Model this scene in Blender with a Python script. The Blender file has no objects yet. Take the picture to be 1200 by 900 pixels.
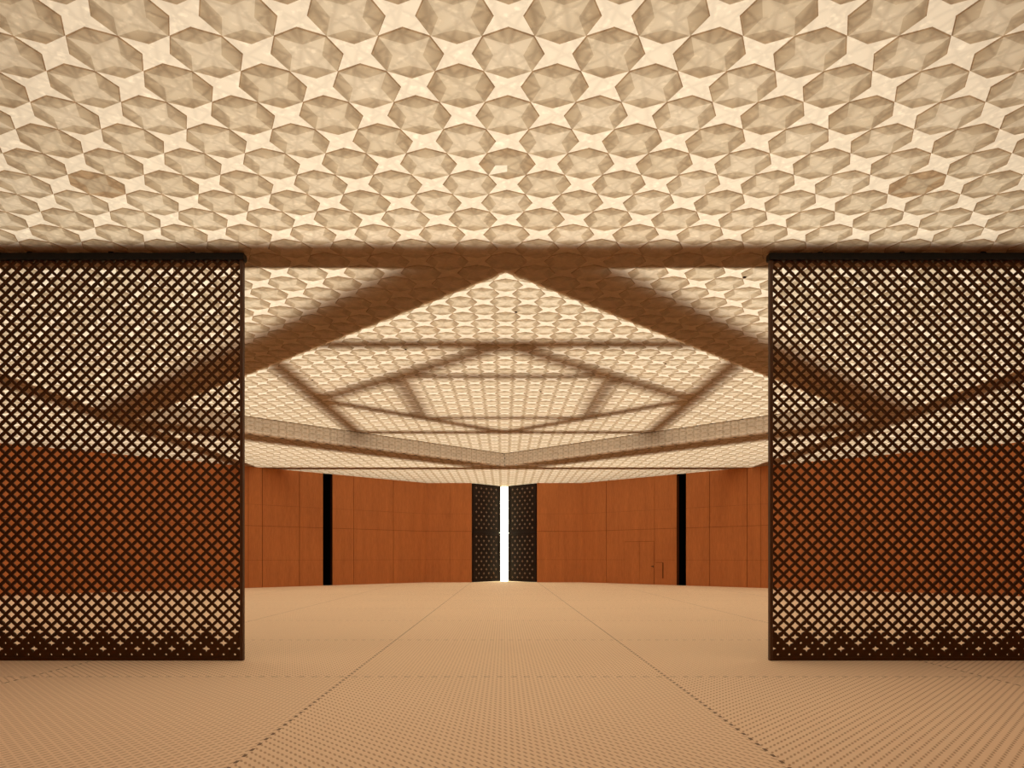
import bpy, bmesh, math, random
from mathutils import Vector, Matrix
random.seed(7)
C = bpy.context.scene.collection
scene = bpy.context.scene

# ------------------------------------------------------------------ layout (metres; Y runs into the hall)
HC = 1.52                      # eye height
ZL = HC + 4.505                # lower ceiling
ZU = HC + 5.167                # raised ceiling
CY = 23.5                      # hall centre
RW = 24.65                     # half diagonal of the hall
RD = 12.15                     # half diagonal of the raised diamond
PX, PY, F = 590.3, 653.0, 840.0
CAMX = -0.04
HALF = 0.45                    # pitch of the ceiling squares
ROW0 = 6.414

# ------------------------------------------------------------------ helpers
def nt(name):
    m = bpy.data.materials.new(name); m.use_nodes = True
    n = m.node_tree; n.nodes.clear()
    return m, n, n.nodes, n.links
def principled(name, col, rough=0.6, spec=0.4, metal=0.0, noise=0.0, nscale=6.0, stretch=(1,1,1), bump=0.0):
    m, t, N, L = nt(name)
    out = N.new('ShaderNodeOutputMaterial'); b = N.new('ShaderNodeBsdfPrincipled')
    b.inputs['Base Color'].default_value = (*col, 1); b.inputs['Roughness'].default_value = rough
    b.inputs['Specular IOR Level'].default_value = spec; b.inputs['Metallic'].default_value = metal
    L.new(b.outputs[0], out.inputs[0])
    if noise > 0 or bump > 0:
        tc = N.new('ShaderNodeTexCoord'); mp = N.new('ShaderNodeMapping'); mp.inputs['Scale'].default_value = stretch
        nz = N.new('ShaderNodeTexNoise'); nz.inputs['Scale'].default_value = nscale; nz.inputs['Detail'].default_value = 6
        L.new(tc.outputs['Object'], mp.inputs[0]); L.new(mp.outputs[0], nz.inputs['Vector'])
        mx = N.new('ShaderNodeMix'); mx.data_type = 'RGBA'
        mx.inputs[6].default_value = (*[c*(1-noise) for c in col], 1); mx.inputs[7].default_value = (*[min(1, c*(1+noise)) for c in col], 1)
        L.new(nz.outputs['Fac'], mx.inputs[0]); L.new(mx.outputs[2], b.inputs['Base Color'])
        if bump > 0:
            bp = N.new('ShaderNodeBump'); bp.inputs['Strength'].default_value = bump; bp.inputs['Distance'].default_value = 0.01
            L.new(nz.outputs['Fac'], bp.inputs['Height']); L.new(bp.outputs[0], b.inputs['Normal'])
    return m

def obj(name, bm, mats, parent=None, smooth=False):
    me = bpy.data.meshes.new(name); bm.normal_update(); bm.to_mesh(me); bm.free()
    for m in (mats if isinstance(mats, (list, tuple)) else [mats]): me.materials.append(m)
    if smooth:
        for p in me.polygons: p.use_smooth = True
    o = bpy.data.objects.new(name, me); C.objects.link(o)
    if parent: o.parent = parent
    return o
def struct(name, bm, mats, smooth=False):
    o = obj(name, bm, mats, None, smooth); o['kind'] = 'structure'; return o
def thing(name, label, cat, loc=(0,0,0), rotz=0.0, group=None):
    o = bpy.data.objects.new(name, None); C.objects.link(o); o.location = loc; o.rotation_euler = (0,0,rotz)
    o['label'] = label; o['category'] = cat
    if group: o['group'] = group
    return o
def tag(o, label, cat, group=None):
    o['label'] = label; o['category'] = cat
    if group: o['group'] = group
def add_box(bm, x0, x1, y0, y1, z0, z1, mat=0, M=None):
    vs = [Vector((x, y, z)) for z in (z0, z1) for x, y in ((x0,y0),(x1,y0),(x1,y1),(x0,y1))]
    if M: vs = [M @ v for v in vs]
    v = [bm.verts.new(p) for p in vs]
    for q in ((3,2,1,0),(4,5,6,7),(0,1,5,4),(1,2,6,5),(2,3,7,6),(3,0,4,7)):
        f = bm.faces.new([v[i] for i in q]); f.material_index = mat
def add_prism(bm, pts, z0, z1, mat=0):
    a = [bm.verts.new((x, y, z0)) for x, y in pts]; b = [bm.verts.new((x, y, z1)) for x, y in pts]
    n = len(pts)
    for i in range(n):
        f = bm.faces.new((a[i], a[(i+1)%n], b[(i+1)%n], b[i])); f.material_index = mat
    f = bm.faces.new(b); f.material_index = mat
    f = bm.faces.new(a[::-1]); f.material_index = mat
def add_lathe(bm, prof, seg=20, M=None, mat=0):
    rings = []
    for r, z in prof:
        ring = []
        for k in range(seg):
            p = Vector((r*math.cos(2*math.pi*k/seg), r*math.sin(2*math.pi*k/seg), z))
            ring.append(bm.verts.new(M @ p if M else p))
        rings.append(ring)
    for a, b in zip(rings, rings[1:]):
        for k in range(seg):
            f = bm.faces.new((a[k], a[(k+1)%seg], b[(k+1)%seg], b[k])); f.material_index = mat
    bm.faces.new(rings[0][::-1]); bm.faces.new(rings[-1])

def px_on_plane(x, y, z):          # a pixel of the photo -> point on the horizontal plane at height z
    d = F*(z-HC)/(PY-y); return (CAMX + (x-PX)*d/F, d)
def s_on_right(x):                 # pixel column -> distance X on the right wall (X + (Y-CY) = RW)
    k = (x-PX)/F; return (k*(CY+RW)-(-CAMX)*1.0)/(1+k) if False else (k*(CY+RW)+CAMX)/(1+k)
def s_on_left(x):                  # -> |X| on the left wall
    k = (PX-x)/F; return (k*(CY+RW)-CAMX)/(1+k)

# ------------------------------------------------------------------ materials
def ceiling_material():
    m, t, N, L = nt('moulded_translucent_ceiling')
    out = N.new('ShaderNodeOutputMaterial')
    at = N.new('ShaderNodeAttribute'); at.attribute_name = 'thickness'
    ramp = N.new('ShaderNodeValToRGB'); cr = ramp.color_ramp
    cr.elements[0].position = 0.0; cr.elements[0].color = (*T_THIN, 1)
    cr.elements[1].position = 0.8; cr.elements[1].color = (*T_THICK, 1)
    e = cr.elements.new(0.4); e.color = (*T_MID, 1)
    e = cr.elements.new(1.0); e.color = (*T_RIM, 1)
    L.new(at.outputs['Fac'], ramp.inputs[0])
    # crossing shadow streaks from above, painted into the sheet's colour
    tc = N.new('ShaderNodeTexCoord')
    prev = None
    for ang, sc, ph in ((0.9, 1.3, 0.0), (-0.9, 1.3, 2.0), (0.25, 1.0, 4.0), (-0.3, 1.15, 1.0)):
        mp = N.new('ShaderNodeMapping'); mp.inputs['Rotation'].default_value = (0, 0, ang)
        mp.inputs['Location'].default_value = (ph, ph*0.3, 0)
        L.new(tc.outputs['Object'], mp.inputs[0])
        w = N.new('ShaderNodeTexWave'); w.wave_type = 'BANDS'; w.bands_direction = 'X'
        w.inputs['Scale'].default_value = sc*1.1; w.inputs['Distortion'].default_value = 1.6
        w.inputs['Detail'].default_value = 1; w.inputs['Detail Scale'].default_value = 1.6
        L.new(mp.outputs[0], w.inputs['Vector'])
        pw = N.new('ShaderNodeMath'); pw.operation = 'POWER'; pw.inputs[1].default_value = 12
        L.new(w.outputs['Fac'], pw.inputs[0])
        if prev is None: prev = pw
        else:
            mx = N.new('ShaderNodeMath'); mx.operation = 'MAXIMUM'
            L.new(prev.outputs[0], mx.inputs[0]); L.new(pw.outputs[0], mx.inputs[1]); prev = mx
    nz = N.new('ShaderNodeTexNoise'); nz.inputs['Scale'].default_value = 13; nz.inputs['Detail'].default_value = 2
    L.new(tc.outputs['Object'], nz.inputs['Vector'])
    br = N.new('ShaderNodeMapRange'); br.inputs['From Min'].default_value = 0.56; br.inputs['From Max'].default_value = 0.72
    L.new(nz.outputs['Fac'], br.inputs['Value'])
    # factor = 1 - a*shadow streaks + b*painted glints, stronger on the thicker panels
    amt = N.new('ShaderNodeMapRange'); amt.inputs['To Min'].default_value = 0.10; amt.inputs['To Max'].default_value = 0.34
    L.new(at.outputs['Fac'], amt.inputs['Value'])
    v = N.new('ShaderNodeMath'); v.operation = 'MULTIPLY'; L.new(prev.outputs[0], v.inputs[0]); L.new(amt.outputs[0], v.inputs[1])
    s = N.new('ShaderNodeMath'); s.operation = 'MULTIPLY'; L.new(br.outputs[0], s.inputs[0]); s.inputs[1].default_value = 0.22
    d = N.new('ShaderNodeMath'); d.operation = 'SUBTRACT'; L.new(s.outputs[0], d.inputs[0]); L.new(v.outputs[0], d.inputs[1])
    a = N.new('ShaderNodeMath'); a.operation = 'ADD'; a.inputs[1].default_value = 1.0; L.new(d.outputs[0], a.inputs[0])
    mul = N.new('ShaderNodeVectorMath'); mul.operation = 'SCALE'
    L.new(ramp.outputs[0], mul.inputs[0]); L.new(a.outputs[0], mul.inputs['Scale'])
    tr = N.new('ShaderNodeBsdfTranslucent'); L.new(mul.outputs[0], tr.inputs['Color'])
    df = N.new('ShaderNodeBsdfDiffuse')
    mc = N.new('ShaderNodeMix'); mc.data_type = 'RGBA'
    mc.inputs[6].default_value = (*D_THIN, 1); mc.inputs[7].default_value = (*D_THICK, 1)
    L.new(at.outputs['Fac'], mc.inputs[0]); L.new(mc.outputs[2], df.inputs['Color'])
    ad = N.new('ShaderNodeAddShader'); L.new(tr.outputs[0], ad.inputs[0]); L.new(df.outputs[0], ad.inputs[1])
    tp = N.new('ShaderNodeBsdfTransparent'); tp.inputs['Color'].default_value = (*CLEAR, 1)
    ad2 = N.new('ShaderNodeAddShader'); L.new(ad.outputs[0], ad2.inputs[0]); L.new(tp.outputs[0], ad2.inputs[1])
    L.new(ad2.outputs[0], out.inputs[0])
    return m
CLEAR = (0.20, 0.19, 0.175)        # the cast sheet passes a little light straight through
T_RIM = (0.215, 0.145, 0.08)
T_THIN = (0.51, 0.438, 0.335); T_MID = (0.340, 0.274, 0.184); T_THICK = (0.215, 0.163, 0.100)
D_THIN = (0.25, 0.18, 0.12); D_THICK = (0.225, 0.158, 0.102)
M_CEIL = ceiling_material()

def wood_material(name, base, vary=0.16):
    m, t, N, L = nt(name)
    out = N.new('ShaderNodeOutputMaterial'); b = N.new('ShaderNodeBsdfPrincipled')
    b.inputs['Roughness'].default_value = 0.62; b.inputs['Specular IOR Level'].default_value = 0.25
    at = N.new('ShaderNodeAttribute'); at.attribute_name = 'along'       # metres along the wall
    geo = N.new('ShaderNodeNewGeometry'); sp = N.new('ShaderNodeSeparateXYZ'); L.new(geo.outputs['Position'], sp.inputs[0])
    cb = N.new('ShaderNodeCombineXYZ'); L.new(at.outputs['Fac'], cb.inputs[0]); 
    zz = N.new('ShaderNodeMath'); zz.operation = 'MULTIPLY'; zz.inputs[1].default_value = 0.12
    L.new(sp.outputs['Z'], zz.inputs[0]); L.new(zz.outputs[0], cb.inputs[1])
    n1 = N.new('ShaderNodeTexNoise'); n1.inputs['Scale'].default_value = 3.2; n1.inputs['Detail'].default_value = 5
    n2 = N.new('ShaderNodeTexNoise'); n2.inputs['Scale'].default_value = 22; n2.inputs['Detail'].default_value = 4
    L.new(cb.outputs[0], n1.inputs['Vector']); L.new(cb.outputs[0], n2.inputs['Vector'])
    av = N.new('ShaderNodeMath'); av.operation = 'ADD'; L.new(n1.outputs['Fac'], av.inputs[0]); L.new(n2.outputs['Fac'], av.inputs[1])
    mr = N.new('ShaderNodeMapRange'); mr.inputs['From Min'].default_value = 0.65; mr.inputs['From Max'].default_value = 1.35
    L.new(av.outputs[0], mr.inputs['Value'])
    mx = N.new('ShaderNodeMix'); mx.data_type = 'RGBA'
    mx.inputs[6].default_value = (*[c*(1-vary) for c in base], 1)
    mx.inputs[7].default_value = (base[0]*(1+vary), base[1]*(1+vary*1.25), base[2]*(1+vary), 1)
    L.new(mr.outputs[0], mx.inputs[0]); L.new(mx.outputs[2], b.inputs['Base Color']); L.new(b.outputs[0], out.inputs[0])
    return m
M_WOOD = wood_material('cherry_veneer', (0.47, 0.165, 0.052))
M_JOINT = principled('shadow_gap', (0.14, 0.045, 0.014), 0.8, 0.1)
M_BLACK = principled('black_slot_lining', (0.004, 0.003, 0.003), 0.9, 0.05)
M_SCREEN = principled('dark_stained_wood', (0.066, 0.027, 0.008), 0.6, 0.12, noise=0.18, nscale=5)
M_EDGE = principled('stile_wood', (0.070, 0.029, 0.010), 0.5, 0.35, noise=0.2, nscale=4, stretch=(1,1,0.1))
M_RAIL = principled('black_rail', (0.006, 0.005, 0.005), 0.5, 0.3)
M_LEAF = principled('dark_bronze_leaf', (0.016, 0.006, 0.0025), 0.6, 0.2)
M_STUD = principled('bronze_stud', (0.20, 0.10, 0.045), 0.45, 0.4)
M_STEEL = principled('beam_paint', (0.20, 0.15, 0.10), 0.7, 0.2)
M_SPR = principled('dark_sprinkler_metal', (0.05, 0.03, 0.018), 0.5, 0.4)

def floor_material():
    m, t, N, L = nt('woven_floor_tiles')
    def math_(op, a, b=None, c=None):
        n = N.new('ShaderNodeMath'); n.operation = op
        for i, v in enumerate((a, b, c)):
            if v is None: continue
            if isinstance(v, (int, float)): n.inputs[i].default_value = v
            else: L.new(v, n.inputs[i])
        return n.outputs[0]
    out = N.new('ShaderNodeOutputMaterial'); b = N.new('ShaderNodeBsdfPrincipled')
    b.inputs['Roughness'].default_value = 0.8; b.inputs['Specular IOR Level'].default_value = 0.15
    geo = N.new('ShaderNodeNewGeometry'); sp = N.new('ShaderNodeSeparateXYZ'); L.new(geo.outputs['Position'], sp.inputs[0])
    MOD, X0, Y0 = 4.05, 2.025, 9.12
    q = MOD/48.0
    x = math_('SUBTRACT', sp.outputs['X'], X0); y = math_('SUBTRACT', sp.outputs['Y'], Y0)
    ix = math_('FLOOR', math_('DIVIDE', x, MOD)); iy = math_('FLOOR', math_('DIVIDE', y, MOD))
    par = math_('SUBTRACT', 1.0, math_('MULTIPLY', math_('FRACT', math_('MULTIPLY', math_('ADD', ix, iy), 0.5)), 4.0))   # +1 / -1
    c_, r_ = MOD/80.0, MOD/36.0
    xi = math_('DIVIDE', x, c_); ci = math_('FLOOR', xi)
    lx = math_('MULTIPLY', math_('SUBTRACT', math_('FRACT', xi), 0.5), c_)
    yi = math_('ADD', math_('DIVIDE', y, r_), math_('FRACT', math_('MULTIPLY', ci, 0.5)))
    ly = math_('MULTIPLY', math_('SUBTRACT', math_('FRACT', yi), 0.5), r_)
    lx = math_('MULTIPLY', lx, math_('MULTIPLY', par, SLANT))
    al_ = math_('ADD', math_('MULTIPLY', lx, 0.40), math_('MULTIPLY', ly, 0.917))
    pe_ = math_('SUBTRACT', math_('MULTIPLY', lx, 0.917), math_('MULTIPLY', ly, 0.40))
    au = math_('MAXIMUM', math_('SUBTRACT', math_('ABSOLUTE', al_), 0.024), 0.0)
    dist = math_('SQRT', math_('ADD', math_('MULTIPLY', au, au), math_('MULTIPLY', pe_, pe_)))
    slot = N.new('ShaderNodeMapRange'); slot.inputs['From Min'].default_value = 0.0125; slot.inputs['From Max'].default_value = 0.005
    L.new(dist, slot.inputs['Value'])
    # joints: dashes along the module lines
    def joint(a, other):
        da = math_('MULTIPLY', math_('ABSOLUTE', math_('SUBTRACT', math_('FRACT', math_('ADD', math_('DIVIDE', a, MOD), 0.5)), 0.5)), MOD)
        on = math_('LESS_THAN', da, 0.014)
        fr = math_('ABSOLUTE', math_('SUBTRACT', math_('FRACT', math_('DIVIDE', other, 2*q)), 0.5))
        return math_('MULTIPLY', on, math_('LESS_THAN', fr, 0.22)), math_('LESS_THAN', da, 0.004)
    j1, l1 = joint(x, y); j2, l2 = joint(y, x)
    j = math_('MAXIMUM', j1, j2); ln = math_('MULTIPLY', math_('MAXIMUM', l1, l2), 0.12)
    nz = N.new('ShaderNodeTexNoise'); nz.inputs['Scale'].default_value = 0.35; nz.inputs['Detail'].default_value = 4
    L.new(geo.outputs['Position'], nz.inputs['Vector'])
    mx = N.new('ShaderNodeMix'); mx.data_type = 'RGBA'
    mx.inputs[6].default_value = (*[c*0.96 for c in FLOOR], 1); mx.inputs[7].default_value = (*[c*1.04 for c in FLOOR], 1)
    L.new(nz.outputs['Fac'], mx.inputs[0])
    m2 = N.new('ShaderNodeMix'); m2.data_type = 'RGBA'; m2.inputs[7].default_value = (*SLOT, 1)
    L.new(math_('MULTIPLY', slot.outputs[0], 0.60), m2.inputs[0]); L.new(mx.outputs[2], m2.inputs[6])
    m3 = N.new('ShaderNodeMix'); m3.data_type = 'RGBA'; m3.inputs[7].default_value = (0.05, 0.02, 0.008, 1)
    L.new(math_('MAXIMUM', math_('MULTIPLY', j, 0.8), ln), m3.inputs[0]); L.new(m2.outputs[2], m3.inputs[6]); L.new(m3.outputs[2], b.inputs['Base Color'])
    bp = N.new('ShaderNodeBump'); bp.inputs['Strength'].default_value = 0.5; bp.inputs['Distance'].default_value = 0.006
    hh = math_('SUBTRACT', 1.0, slot.outputs[0])
    L.new(hh, bp.inputs['Height']); L.new(bp.outputs[0], b.inputs['Normal'])
    L.new(b.outputs[0], out.inputs[0])
    return m
SLANT = -1.0
FLOOR = (0.82, 0.625, 0.43); SLOT = (0.30, 0.17, 0.085)
M_FLOOR = floor_material()

# ------------------------------------------------------------------ floor
bm = bmesh.new()
add_prism(bm, [(0, CY-RW-0.4), (RW+0.4, CY), (0, CY+RW+0.4), (-RW-0.4, CY)], -0.2, 0.0)
struct('floor', bm, M_FLOOR)

# ------------------------------------------------------------------ moulded ceiling: octagonal dishes touching at their corners
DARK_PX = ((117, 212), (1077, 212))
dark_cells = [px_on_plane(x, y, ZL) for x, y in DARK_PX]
def sites(region):
    n = int((RW+2)/HALF)
    j0 = int((CY-ROW0)/HALF)
    for i in range(-n, n+1):
        for j in range(j0-n, j0+n+1):
            cx, cy = i*HALF, ROW0 + j*HALF
            if region(abs(cx)+abs(cy-CY)): yield i, j, cx, cy
def dish(bm, vl, V, H, BOW, IN, dz, cell, jit, dk, torn=False, rim=1.0):
    """one square site: an octagonal dish, or the four-pointed star between dishes"""
    e = BOW if cell else -BOW
    cs = [(-H,-H), (H,-H), (H,H), (-H,H)]; ms = [(0,-H-e), (H+e,0), (0,H+e), (-H-e,0)]
    def face(pts):
        vs = []
        for x, y, z, t in pts:
            v = V(x, y, z); v[vl] = t; vs.append(v)
        bm.faces.new(vs)
    if cell:
        ins = [(0,-IN), (IN,0), (0,IN), (-IN,0)]
        o = jit+dk
        LK = 0.97                                  # foot of the rim lip
        zl, zi = -dz, -dz*1.5
        for k in range(4):
            c1, c2, mm, nn, n2 = cs[k], cs[(k+1)%4], ms[k], ins[k], ins[(k+1)%4]
            k1, k2, km = [(p[0]*LK, p[1]*LK) for p in (c1, c2, mm)]
            r = rim
            face([(*c1, 0, r), (*k1, zl, r), (*km, zl, r), (*mm, 0, r)])
            face([(*mm, 0, r), (*km, zl, r), (*k2, zl, r), (*c2, 0, r)])
            q = 0.0 if not torn else 0.15
            face([(*k1, zl, 0.68+o+q), (*nn, zi, 0.58+o+q), (*km, zl, 0.85+o+q)])
            face([(*km, zl, 0.85+o+q), (*nn, zi, 0.58+o+q), (*k2, zl, 0.68+o+q)])
            q = 0.0 if not torn else (-0.45 if k == 2 else 0.25)
            q2 = q
            face([(*k2, zl, 0.35+o+q), (*nn, zi, 0.35+o+q), (0, 0, zi, 0.27+o+q)])
            face([(*n2, zi, 0.35+o+q2), (*k2, zl, 0.35+o+q2), (0, 0, zi, 0.27+o+q2)])
    else:
        ring = []
        for k in range(4): ring += [cs[k], ms[k]]
        for k in range(8):
            a, b2 = ring[k], ring[(k+1)%8]
            t = 0.04+abs(jit)*0.4
            face([(*b2, 0, t), (*a, 0, t), (0, 0, 0, t)])
def build_grid(region):
    bm = bmesh.new(); vl = bm.verts.layers.float.new('thickness')
    for i, j, cx, cy in sites(region):
        def V(x, y, z): return bm.verts.new((cx+x, cy+y, z))
        jit = random.uniform(-0.06, 0.06)
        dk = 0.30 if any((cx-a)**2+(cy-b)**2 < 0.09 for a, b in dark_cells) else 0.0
        torn = (cx-TORN[0])**2+(cy-TORN[1])**2 < 0.06
        dish(bm, vl, V, HALF/2, 0.103, 0.135, 0.0095, (i+j) % 2 == 0, jit, dk, torn)
    return bm, vl
TORN = px_on_plane(594, 192.5, ZL)
def cut(bm, planes):
    for co, no in planes:
        bmesh.ops.bisect_plane(bm, geom=bm.verts[:]+bm.edges[:]+bm.faces[:], plane_co=co, plane_no=no, dist=1e-6)
def diamond_planes(R):
    out = []
    for sx in (1, -1):
        for sy in (1, -1):
            out.append((Vector((sx*R, CY, 0)), Vector((sx, sy, 0)).normalized()))
    return out
def man(f):
    c = f.calc_center_median(); return abs(c.x)+abs(c.y-CY)
def finish(bm, fl, name, z):
    for f in bm.faces:
        if f.normal.z > 0: f.normal_flip()
    for v in bm.verts: v.co.z += z
    return struct(name, bm, M_CEIL)
RC = RW+0.05
bm, fl = build_grid(lambda r: RD-0.8 < r < RC+0.8)
cut(bm, diamond_planes(RD)+diamond_planes(RC))
bm.normal_update()
bmesh.ops.delete(bm, geom=[f for f in bm.faces if man(f) < RD or man(f) > RC], context='FACES')
bm.normal_update(); finish(bm, fl, 'ceiling', ZL)
bm, fl = build_grid(lambda r: r < RD+0.8)
cut(bm, diamond_planes(RD))
bmesh.ops.delete(bm, geom=[f for f in bm.faces if man(f) > RD], context='FACES')
bm.normal_update(); finish(bm, fl, 'ceiling', ZU)

# translucent upstand between the two levels, with ribs, and a slim edge bead
M_RIB = principled('upstand_bead', (0.10, 0.06, 0.03), 0.7, 0.2)
k = 0
h = RD/math.sqrt(2)
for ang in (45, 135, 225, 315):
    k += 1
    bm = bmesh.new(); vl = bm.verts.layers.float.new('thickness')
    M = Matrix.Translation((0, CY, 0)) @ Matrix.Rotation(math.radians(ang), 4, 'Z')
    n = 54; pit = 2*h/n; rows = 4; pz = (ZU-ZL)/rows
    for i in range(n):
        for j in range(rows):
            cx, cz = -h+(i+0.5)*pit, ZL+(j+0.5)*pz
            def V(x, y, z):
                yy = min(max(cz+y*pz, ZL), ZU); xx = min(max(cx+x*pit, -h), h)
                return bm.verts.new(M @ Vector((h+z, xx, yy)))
            dish(bm, vl, V, 0.5, 0.2, 0.28, 0.008, (i+j) % 2 == 0, random.uniform(-0.05, 0.05), -0.42, False, 0.5)  # thickness offset brightens the upstand, extra light put into its colour
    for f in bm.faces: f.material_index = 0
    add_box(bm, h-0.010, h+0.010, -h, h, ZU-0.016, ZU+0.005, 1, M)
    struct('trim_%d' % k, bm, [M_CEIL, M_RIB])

# ------------------------------------------------------------------ steelwork above the ceiling (its shadows fall on the sheet)
def plate(pts, thick=0.05):
    bm = bmesh.new()
    a = [bm.verts.new(p) for p in pts]; b = [bm.verts.new((p[0], p[1], p[2]+thick)) for p in pts]
    n = len(pts)
    bm.faces.new(b); bm.faces.new(a[::-1])
    for i in range(n): bm.faces.new((a[i], a[(i+1)%n], b[(i+1)%n], b[i]))
    return bm
def ring_square(hs_in, hs_out, z_in, z_out):
    """tilted plates around a square of half side hs_in..hs_out centred on the hall"""
    global k
    P = [(-1,-1), (1,-1), (1,1), (-1,1)]
    for s in range(4):
        (ax, ay), (bx, by) = P[s], P[(s+1)%4]
        k += 1
        struct('trim_%d' % k, plate([(ax*hs_in, CY+ay*hs_in, z_in), (bx*hs_in, CY+by*hs_in, z_in),
                                     (bx*hs_out, CY+by*hs_out, z_out), (ax*hs_out, CY+ay*hs_out, z_out)]), M_STEEL)
def ring_diamond(r_in, r_out, z_in, z_out):
    global k
    P = [(0,-1), (1,0), (0,1), (-1,0)]
    for s in range(4):
        (ax, ay), (bx, by) = P[s], P[(s+1)%4]
        k += 1
        struct('trim_%d' % k, plate([(ax*r_in, CY+ay*r_in, z_in), (bx*r_in, CY+by*r_in, z_in),
                                     (bx*r_out, CY+by*r_out, z_out), (ax*r_out, CY+ay*r_out, z_out)]), M_STEEL)
ring_square(12.36, 13.24, ZL+0.025, ZL+0.20)
QS, RO = 12.62, RD+2.05
for sx, sy in ((-1,-1), (1,-1), (1,1), (-1,1)):
    k += 1
    zf = lambda r: ZL+0.03+0.36*(r-RD)/2.05
    P = [(0, RD+0.02, zf(RD)), (0, QS, zf(QS)), (RO-QS, QS, zf(RO)), (QS, RO-QS, zf(RO)), (QS, 0, zf(QS)), (RD+0.02, 0, zf(RD))]
    struct('trim_%d' % k, plate([(sx*a, CY+sy*b, z) for a, b, z in (P if sx*sy < 0 else P[::-1])]), M_STEEL)
ring_square(5.78, 6.46, ZU+0.34, ZU+0.34)
ring_diamond(5.60, 6.60, ZU+0.42, ZU+0.42)
ring_square(2.78, 3.30, ZU+0.42, ZU+0.42)

# ------------------------------------------------------------------ walls
def wall(name, M, length, joints_s, pockets, alongoff, strips=()):
    """wall built in its own frame: runs along +X from 0 to length, room side is -Y, veneer sheets between joints"""
    bm = bmesh.new(); al = bm.verts.layers.float.new('along')
    G = 0.011
    zj = [0.0, 1.37, 3.09, 4.15, ZL-0.004]
    gz = {1.37: 0.004, 3.09: 0.008, 4.15: 0.004}
    xs = sorted(set([0.0, length] + [j for j, g in joints_s]))
    gx = dict(joints_s)
    for p0, p1 in pockets: 
        xs = sorted(set(xs + [p0, p1]))
    for a, b in zip(xs, xs[1:]):
        if any(a >= p0-1e-6 and b <= p1+1e-6 for p0, p1 in pockets): continue
        for z0, z1 in zip(zj, zj[1:]):
            ga = gx.get(a, 0.0); gb = gx.get(b, 0.0)
            add_box(bm, a+ga, b-gb, 0.0, 0.03, z0+gz.get(z0, 0), z1-gz.get(z1, 0), 0)
    # backing behind the sheets, open at the pockets
    cur = 0.0
    for p0, p1 in sorted(pockets)+[(length, length)]:
        if p0 > cur: add_box(bm, cur, p0, 0.031, 0.25, 0.0, ZL-0.004, 1)
        if p1 > p0:
            add_box(bm, p0-0.02, p1+0.02, 1.6, 1.7, 0.0, ZL-0.004, 2)
            add_box(bm, p0-0.08, p0, 0.031, 1.7, 0.0, ZL-0.004, 2)
            add_box(bm, p1, p1+0.08, 0.031, 1.7, 0.0, ZL-0.004, 2)
            add_box(bm, p0, p1, 0.031, 1.7, 0.0, 0.004, 2)
            add_box(bm, p0, p1, 0.031, 1.7, ZL-0.05, ZL-0.004, 2)
        cur = p1
    for v in bm.verts:
        v[al] = v.co.x + alongoff
    bm.transform(M)
    return struct(name, bm, [M_WOOD, M_JOINT, M_BLACK])
XC = 4.73                       # the chamfer across the far corner starts here
R2 = math.sqrt(2)
# right far wall: from the side corner (RW, CY) up to the chamfer (XC, CY+RW-XC)
def frame(p, q):                # X axis from p to q, Y axis to the left of it (away from the hall when going counter-clockwise is inward)
    d = Vector((q[0]-p[0], q[1]-p[1], 0)); ln = d.length; d.normalize(); n = Vector((-d.y, d.x, 0))
    M = Matrix(((d.x, n.x, 0, p[0]), (d.y, n.y, 0, p[1]), (0, 0, 1, 0), (0, 0, 0, 1)))
    return M, ln
# left wall: from (-RW,CY) to (-XC, ...): outward is to the left of that direction
ML, lnL = frame((-RW, CY), (-XC, CY+RW-XC))
sl = lambda px: (RW-s_on_left(px))*R2
jl = [(sl(p), g) for p, g in ((291, 0.010), (307.5, 0.016), (351, 0.014), (414.5, 0.012), (461, 0.014))]
x = sl(286)
for w in (4.35, 3.1, 4.35, 3.1, 4.35): 
    x -= w
    if x > 0.5: jl.append((x, 0.012))
wall('wall_left', ML, lnL, jl, [(sl(378.5), sl(389.8))], 3.0)
MR, lnR = frame((XC, CY+RW-XC), (RW, CY))
sr = lambda px: (s_on_right(px)-XC)*R2
jr = [(sr(p), g) for p, g in ((710.5, 0.016), (767, 0.009), (831.5, 0.014), (875.5, 0.016), (891.5, 0.010))]
x = sr(899)
for w in (4.35, 3.1, 4.35, 3.1, 4.35):
    x += w
    if x < lnR-0.5: jr.append((x, 0.012))
wall('wall_right', MR, lnR, jr, [(sr(792.8), sr(804))], 31.0)
# chamfer walls either side of the doorway, back walls behind the viewpoint
XD = 1.98
YB = CY+RW-XC
M1, ln1 = frame((-XC, YB), (-XD, YB)); wall('wall_back_left', M1, ln1, [(ln1*0.52, 0.004)], [], 60)
M2, ln2 = frame((XD, YB), (XC, YB)); wall('wall_back_right', M2, ln2, [(ln2*0.48, 0.004)], [], 80)
M3, ln3 = frame((0, CY-RW), (-RW, CY)); wall('wall_front_left', M3, ln3, [(t*4.35, 0.012) for t in range(1, 8)], [], 100)
M4, ln4 = frame((RW, CY), (0, CY-RW)); wall('wall_front_right', M4, ln4, [(t*4.35, 0.012) for t in range(1, 8)], [], 140)

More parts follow.
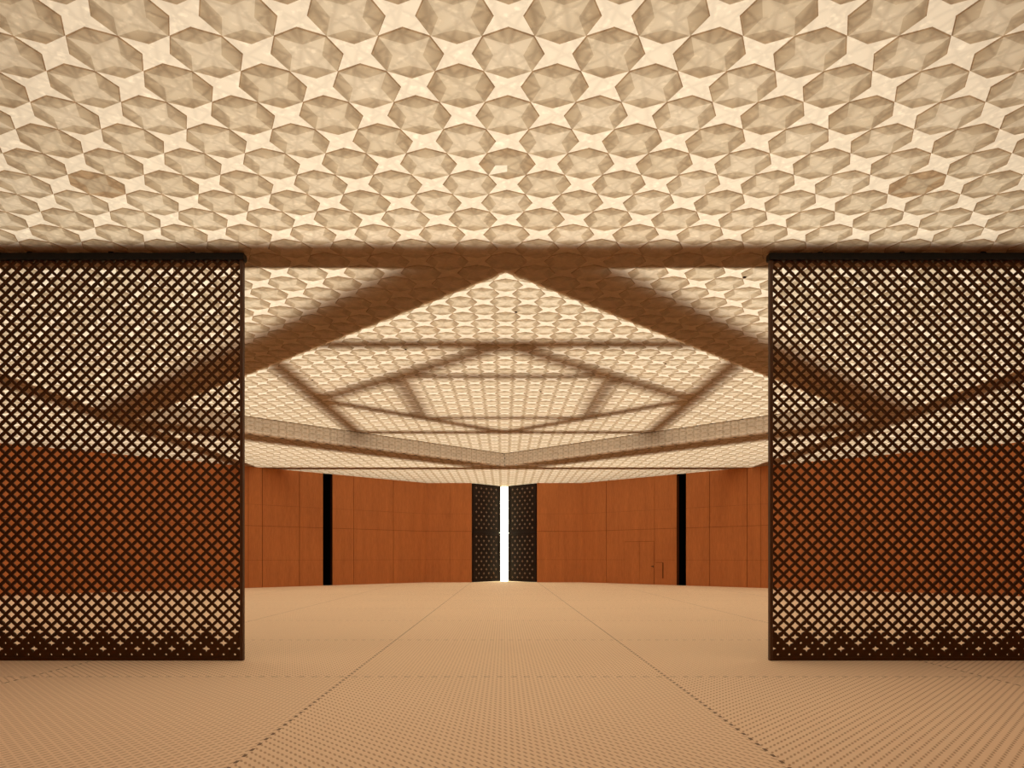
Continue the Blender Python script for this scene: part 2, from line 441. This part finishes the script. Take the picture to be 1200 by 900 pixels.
# flush double door and service hatch in the right wall
def on_right(s0, s1, z0, z1, y0, y1, bm, mat=0): add_box(bm, s0, s1, y0, y1, z0, z1, mat, MR)
def leaf(name, pa, pb, joint):
    bm = bmesh.new(); al = bm.verts.layers.float.new('along')
    a, b = sr(pa), sr(pb)
    on_right(a+0.006, b-0.006, 0.012, 2.40, -0.010, -0.001, bm, 0)
    for v in bm.verts: v[al] = v.co.x*R2 + 31
    on_right(a-0.004, a+0.006, 0.0, 2.405, -0.006, -0.001, bm, 1)
    on_right(a, b, 2.40, 2.416, -0.006, -0.001, bm, 1)
    if joint: on_right(b-0.006, b+0.006, 0.0, 2.405, -0.006, -0.001, bm, 1)
    return struct(name, bm, [M_WOOD, M_JOINT])
leaf('door_1', 732, 749.4, False)
d2 = leaf('door_2', 749.4, 766.6, True)
bm = bmesh.new()
on_right(sr(766.2)-0.06, sr(766.2)-0.015, 0.95, 1.06, -0.03, -0.010, bm); on_right(sr(766.2)-0.16, sr(766.2)-0.02, 1.0, 1.03, -0.06, -0.03, bm)
obj('door_handle', bm, M_SPR, d2)
bm = bmesh.new(); a, b = sr(768.5), sr(776.6)
on_right(a, b, 0.36, 1.22, -0.012, -0.001, bm, 0)
hatch = obj('service_hatch', bm, M_WOOD)
tag(hatch, 'small flush wooden hatch with dark pull slot, right of the flush double door', 'hatch')
bm = bmesh.new(); on_right(b-0.015, b+0.045, 0.36, 1.22, -0.018, -0.001, bm); obj('pull_slot', bm, M_JOINT, hatch)
bm = bmesh.new(); on_right(a, b, 1.22, 1.245, -0.016, -0.001, bm); obj('top_edge', bm, M_JOINT, hatch)

# ------------------------------------------------------------------ tall dark door leaves at the far corner and the lit opening between them
def studded_leaf(side):
    root = thing('entrance_door', 'tall dark studded door leaf, %s of the glowing slit' % ('left' if side < 0 else 'right'), 'door',
                 (side*XD, YB, 0), 0, 'studded leaves flanking the glowing slit')
    Lg = (XD-0.245)*R2
    d = Vector((-side, 1, 0)).normalized(); n = Vector((-side, -1, 0)).normalized()   # along the leaf, into the hall
    M = Matrix(((d.x, n.x, 0, 0), (d.y, n.y, 0, 0), (0, 0, 1, 0), (0, 0, 0, 1)))
    ZM = 3.05
    for z0, z1 in ((0.015, ZM-0.008), (ZM+0.008, ZL-0.02)):
        bm = bmesh.new(); add_box(bm, 0.09, Lg, -0.08, 0.0, z0, z1, 0, M)
        for a0, a1, b0, b1 in ((0.09, Lg, z0, z0+0.14), (0.09, Lg, z1-0.14, z1), (0.09, 0.22, z0, z1), (Lg-0.14, Lg, z0, z1)):
            add_box(bm, a0, a1, 0.0, 0.02, b0, b1, 0, M)
        pn = obj('door_panel', bm, M_LEAF, root)
        bm = bmesh.new()
        nx, nz = 9, 11
        for i in range(nx):
            for j in range(nz):
                if (i+j) % 2: continue
                cx = 0.38 + (Lg-0.76)*i/(nx-1); cz = z0+0.26+(z1-z0-0.52)*j/(nz-1)
                r = 0.095
                pts = []
                for q in range(8):
                    rr = r if q % 2 == 0 else r*0.45
                    pts.append((cx+rr*math.cos(q*math.pi/4), cz+rr*math.sin(q*math.pi/4)))
                base = [bm.verts.new(M @ Vector((px_, 0.0, pz_))) for px_, pz_ in pts]
                top = bm.verts.new(M @ Vector((cx, 0.03, cz)))
                for q in range(8): bm.faces.new((base[q], base[(q+1)%8], top))
        obj('star_studs', bm, M_STUD, pn)
    bm = bmesh.new(); add_box(bm, 0.12, Lg, -0.11, -0.0805, ZM-0.06, ZM+0.06, 0, M); obj('lock_rail', bm, M_LEAF, root)
    return root
studded_leaf(-1); studded_leaf(1)
# glowing panel standing in for the bright vestibule seen through the slit
m, t, N, L = nt('vestibule_glow')
out = N.new('ShaderNodeOutputMaterial'); em = N.new('ShaderNodeEmission')
em.inputs['Color'].default_value = (1.0, 0.93, 0.62, 1); em.inputs['Strength'].default_value = 11.0
L.new(em.outputs[0], out.inputs[0]); M_GLOW = m
bm = bmesh.new(); add_box(bm, -1.1, 1.1, 45.9, 46.0, 0.0, ZL+0.02)
struct('vestibule_glow_panel', bm, M_GLOW)
bm = bmesh.new()
add_box(bm, -1.15, -1.1, 45.0, 46.0, 0, ZL, 0); add_box(bm, 1.1, 1.15, 45.0, 46.0, 0, ZL, 0)
k += 1; struct('trim_%d' % k, bm, principled('vestibule_white', (0.8, 0.74, 0.6), 0.7, 0.2))

# ------------------------------------------------------------------ big perforated sliding screens
YS = 10.55
def screen(side, xin, label):
    """side -1: screen runs to the left from xin; +1: to the right"""
    root = thing('sliding_screen', label, 'screen', (xin, YS, 0), 0, 'perforated sliding screens')
    q = 0.1688; rh = 0.0842           # hole pitch, row pitch
    zb, zt = 0.004, ZL-0.052
    st, br = 0.044, 0.086             # stile, bottom rail
    tr_h = 0.095
    ncol = 30
    T = 0.036
    W = st + (ncol)*q
    bm = bmesh.new()
    nrow = int((zt-tr_h-zb-br)/rh)+1
    # every square site of a 45-degree chequer is one face-with-hole: diamond cells of q x 2*rh centred on the holes
    def hole_shape(kind):
        if kind == 'dot':
            return [(0.115*q*math.cos(a*math.pi/4)*1.15, 0.075*q*math.sin(a*math.pi/4)*1.3) for a in range(8)]
        R = 0.37*q
        c = 0.63 if kind == 'full' else 0.44     # concavity: diagonal point radius / R
        pts = []
        for a in range(8):
            r = R if a % 2 == 0 else R*c
            pts.append((r*math.cos(a*math.pi/4), r*math.sin(a*math.pi/4)))
        return pts
    x_lo, x_hi = st, st+ncol*q
    z_lo = zb+br-0.06
    z_hi = zt-tr_h+0.03
    vcache = {}
    def gv(x, z, y):
        key = (round(x, 4), round(z, 4), round(y, 4)); 
        if key not in vcache: vcache[key] = bm.verts.new((side*x, y, z))
        return vcache[key]
    z1 = zb+br                         # centre line of the lowest row of holes
    for r in range(-1, nrow+1):
        zc = z1 + r*rh
        odd = r % 2
        for c in range(-1, ncol+2):
            xc = x_lo + (c if odd else c+0.5)*q
            if xc-q/2 > x_hi or xc+q/2 < x_lo: continue
            m3 = c % 3
            kind = 'full'
            if r == -1: kind = 'solid'
            elif r == 0: kind = 'dot'
            elif r == 1: kind = 'star' if m3 == 0 else 'dot'
            elif r == 2: kind = 'star' if m3 == 1 else 'dot'
            elif r == 3: kind = 'dot' if m3 == 0 else 'star'
            elif r == 4: kind = 'full' if m3 == 1 else 'star'
            elif r == 5 and m3 == 0: kind = 'star'
            dia = [(q/2, 0), (q/4, rh/2), (0, rh), (-q/4, rh/2), (-q/2, 0), (-q/4, -rh/2), (0, -rh), (q/4, -rh/2)]
            if kind == 'solid':
                for yy, flip in ((-T/2, side < 0), (T/2, side > 0)):
                    o = [gv(xc+a, zc+b, yy) for a, b in dia]
                    bm.faces.new(o if flip == False else o[::-1])
                continue
            hs = hole_shape(kind)
            for yy, flip in ((-T/2, side < 0), (T/2, side > 0)):
                o = [gv(xc+a, zc+b, yy) for a, b in dia]; h = [bm.verts.new((side*(xc+a), yy, zc+b)) for a, b in hs]
                for i in range(8):
                    qd = (o[i], h[i], h[(i+1)%8], o[(i+1)%8])
                    bm.faces.new(qd if not flip else qd[::-1])
                if yy < 0: hf = h
                else:
                    for i in range(8):
                        qd = (hf[i], h[i], h[(i+1)%8], hf[(i+1)%8])
                        bm.faces.new(qd if side > 0 else qd[::-1])
    for co, no in ((Vector((side*x_lo, 0, 0)), Vector((-side, 0, 0))), (Vector((side*x_hi, 0, 0)), Vector((side, 0, 0))),
                   (Vector((0, 0, z_hi)), Vector((0, 0, 1))), (Vector((0, 0, z_lo)), Vector((0, 0, -1)))):
        bmesh.ops.bisect_plane(bm, geom=bm.verts[:]+bm.edges[:]+bm.faces[:], plane_co=co, plane_no=no, dist=1e-6, clear_outer=True)
    obj('perforated_panel', bm, M_SCREEN, root)
    s0 = lambda a, b: (min(side*a, side*b), max(side*a, side*b))
    bm = bmesh.new(); add_box(bm, *s0(0, st-0.0005), -0.04, 0.04, zb, zt-tr_h); bmesh.ops.bevel(bm, geom=bm.edges[:], offset=0.004, segments=1); obj('stile', bm, M_EDGE, root)
    bm = bmesh.new(); add_box(bm, *s0(x_hi+0.0005, x_hi+st), -0.04, 0.04, zb, zt-tr_h); bmesh.ops.bevel(bm, geom=bm.edges[:], offset=0.004, segments=1); obj('stile', bm, M_EDGE, root)
    bm = bmesh.new(); add_box(bm, *s0(st, x_hi), -0.03, 0.03, zb, zb+br-0.04); obj('bottom_rail', bm, M_SCREEN, root)
    bm = bmesh.new(); add_box(bm, *s0(-0.02, x_hi+st+0.02), -0.07, 0.07, zt-tr_h+0.0005, zt)
    bmesh.ops.bevel(bm, geom=bm.edges[:], offset=0.012, segments=2); obj('head_rail', bm, M_RAIL, root)
    for t in (0.75, 1.95, 3.15, 4.35):
        bm = bmesh.new(); add_box(bm, *s0(t-0.035, t+0.035), -0.02, 0.02, zt+0.0005, ZL-0.016); obj('roller_hanger', bm, M_RAIL, root)
    return root
screen(-1, CAMX+(284.5-PX)*(YS-0.04)/F, 'dark perforated lattice screen filling the left side, brown stile at its right end')
screen(1, CAMX+(902.5-PX)*(YS-0.04)/F, 'dark perforated lattice screen filling the right side, brown stile at its left end')

# ------------------------------------------------------------------ sprinkler heads under the ceiling
spr_me = None
def sprinkler(px, py, z, label):
    global proto
    x, y = px_on_plane(px, py, z-0.03)
    if proto is None:
        r = thing('sprinkler_head', label, 'sprinkler', (x, y, z), 0, 'sprinkler heads under the ceiling')
        bm = bmesh.new(); add_lathe(bm, [(0.034, 0.004), (0.034, -0.006), (0.022, -0.012), (0.016, -0.014)], 16); obj('escutcheon', bm, M_SPR, r)
        bm = bmesh.new(); add_lathe(bm, [(0.010, -0.0145), (0.010, -0.020), (0.026, -0.022), (0.026, -0.027), (0.01, -0.029)], 16); obj('deflector', bm, M_SPR, r)
        proto = r
    else:
        r = proto.copy(); C.objects.link(r)
        for ch in list(proto.children):
            c = ch.copy(); C.objects.link(c); c.parent = r
        r.location = (x, y, z); r['label'] = label
    return r
proto = None
sprinkler(604.6, 366.5, ZU, 'small dark sprinkler head just right of the raised ceiling\'s nearest tip')
sprinkler(872.6, 326, ZL, 'small dark sprinkler head on the lower ceiling beside the right screen\'s top')
sprinkler(475.3, 410, ZU, 'dark sprinkler head on raised ceiling, left of centre, behind the front cross shadow')
sprinkler(780, 426.7, ZU, 'dark sprinkler head on raised ceiling, right of centre, near its long front edge')
sprinkler(366, 445.8, ZU, 'dark sprinkler head at far left of raised ceiling beside the diagonal shadow')
sprinkler(633.5, 459.5, ZU, 'faint sprinkler head deep in the middle of the raised ceiling')

# ------------------------------------------------------------------ light: lamp field in the void above the sheet
ld = bpy.data.lights.new('plenum_lamps', 'AREA'); ld.shape = 'SQUARE'; ld.size = 35; ld.spread = math.radians(114)
ld.energy = 7900; ld.color = (1.0, 0.95, 0.86)
lo = bpy.data.objects.new('plenum_lamps', ld); C.objects.link(lo); lo.location = (0, CY+1.2, ZU+4.5); lo.rotation_euler = (0, 0, math.pi/4)
w = bpy.data.worlds.new('world'); scene.world = w; w.use_nodes = True
w.node_tree.nodes['Background'].inputs[0].default_value = (0.02, 0.015, 0.01, 1)

# ------------------------------------------------------------------ camera
cd = bpy.data.cameras.new('camera'); co = bpy.data.objects.new('camera', cd); C.objects.link(co)
co.location = (CAMX, 0, HC); co.rotation_euler = (math.pi/2, 0, 0)
cd.sensor_width = 36; cd.lens = F*36/1200
cd.shift_x = (600-PX)/1200; cd.shift_y = (PY-450)/1200
cd.clip_end = 200
scene.camera = co
v = scene.view_settings
v.view_transform = 'Standard'; v.look = 'None'; v.gamma = 1; v.exposure = 0.0; v.use_curve_mapping = False
scene.cycles.max_bounces = 12; scene.cycles.diffuse_bounces = 8
scene.cycles.use_denoising = True
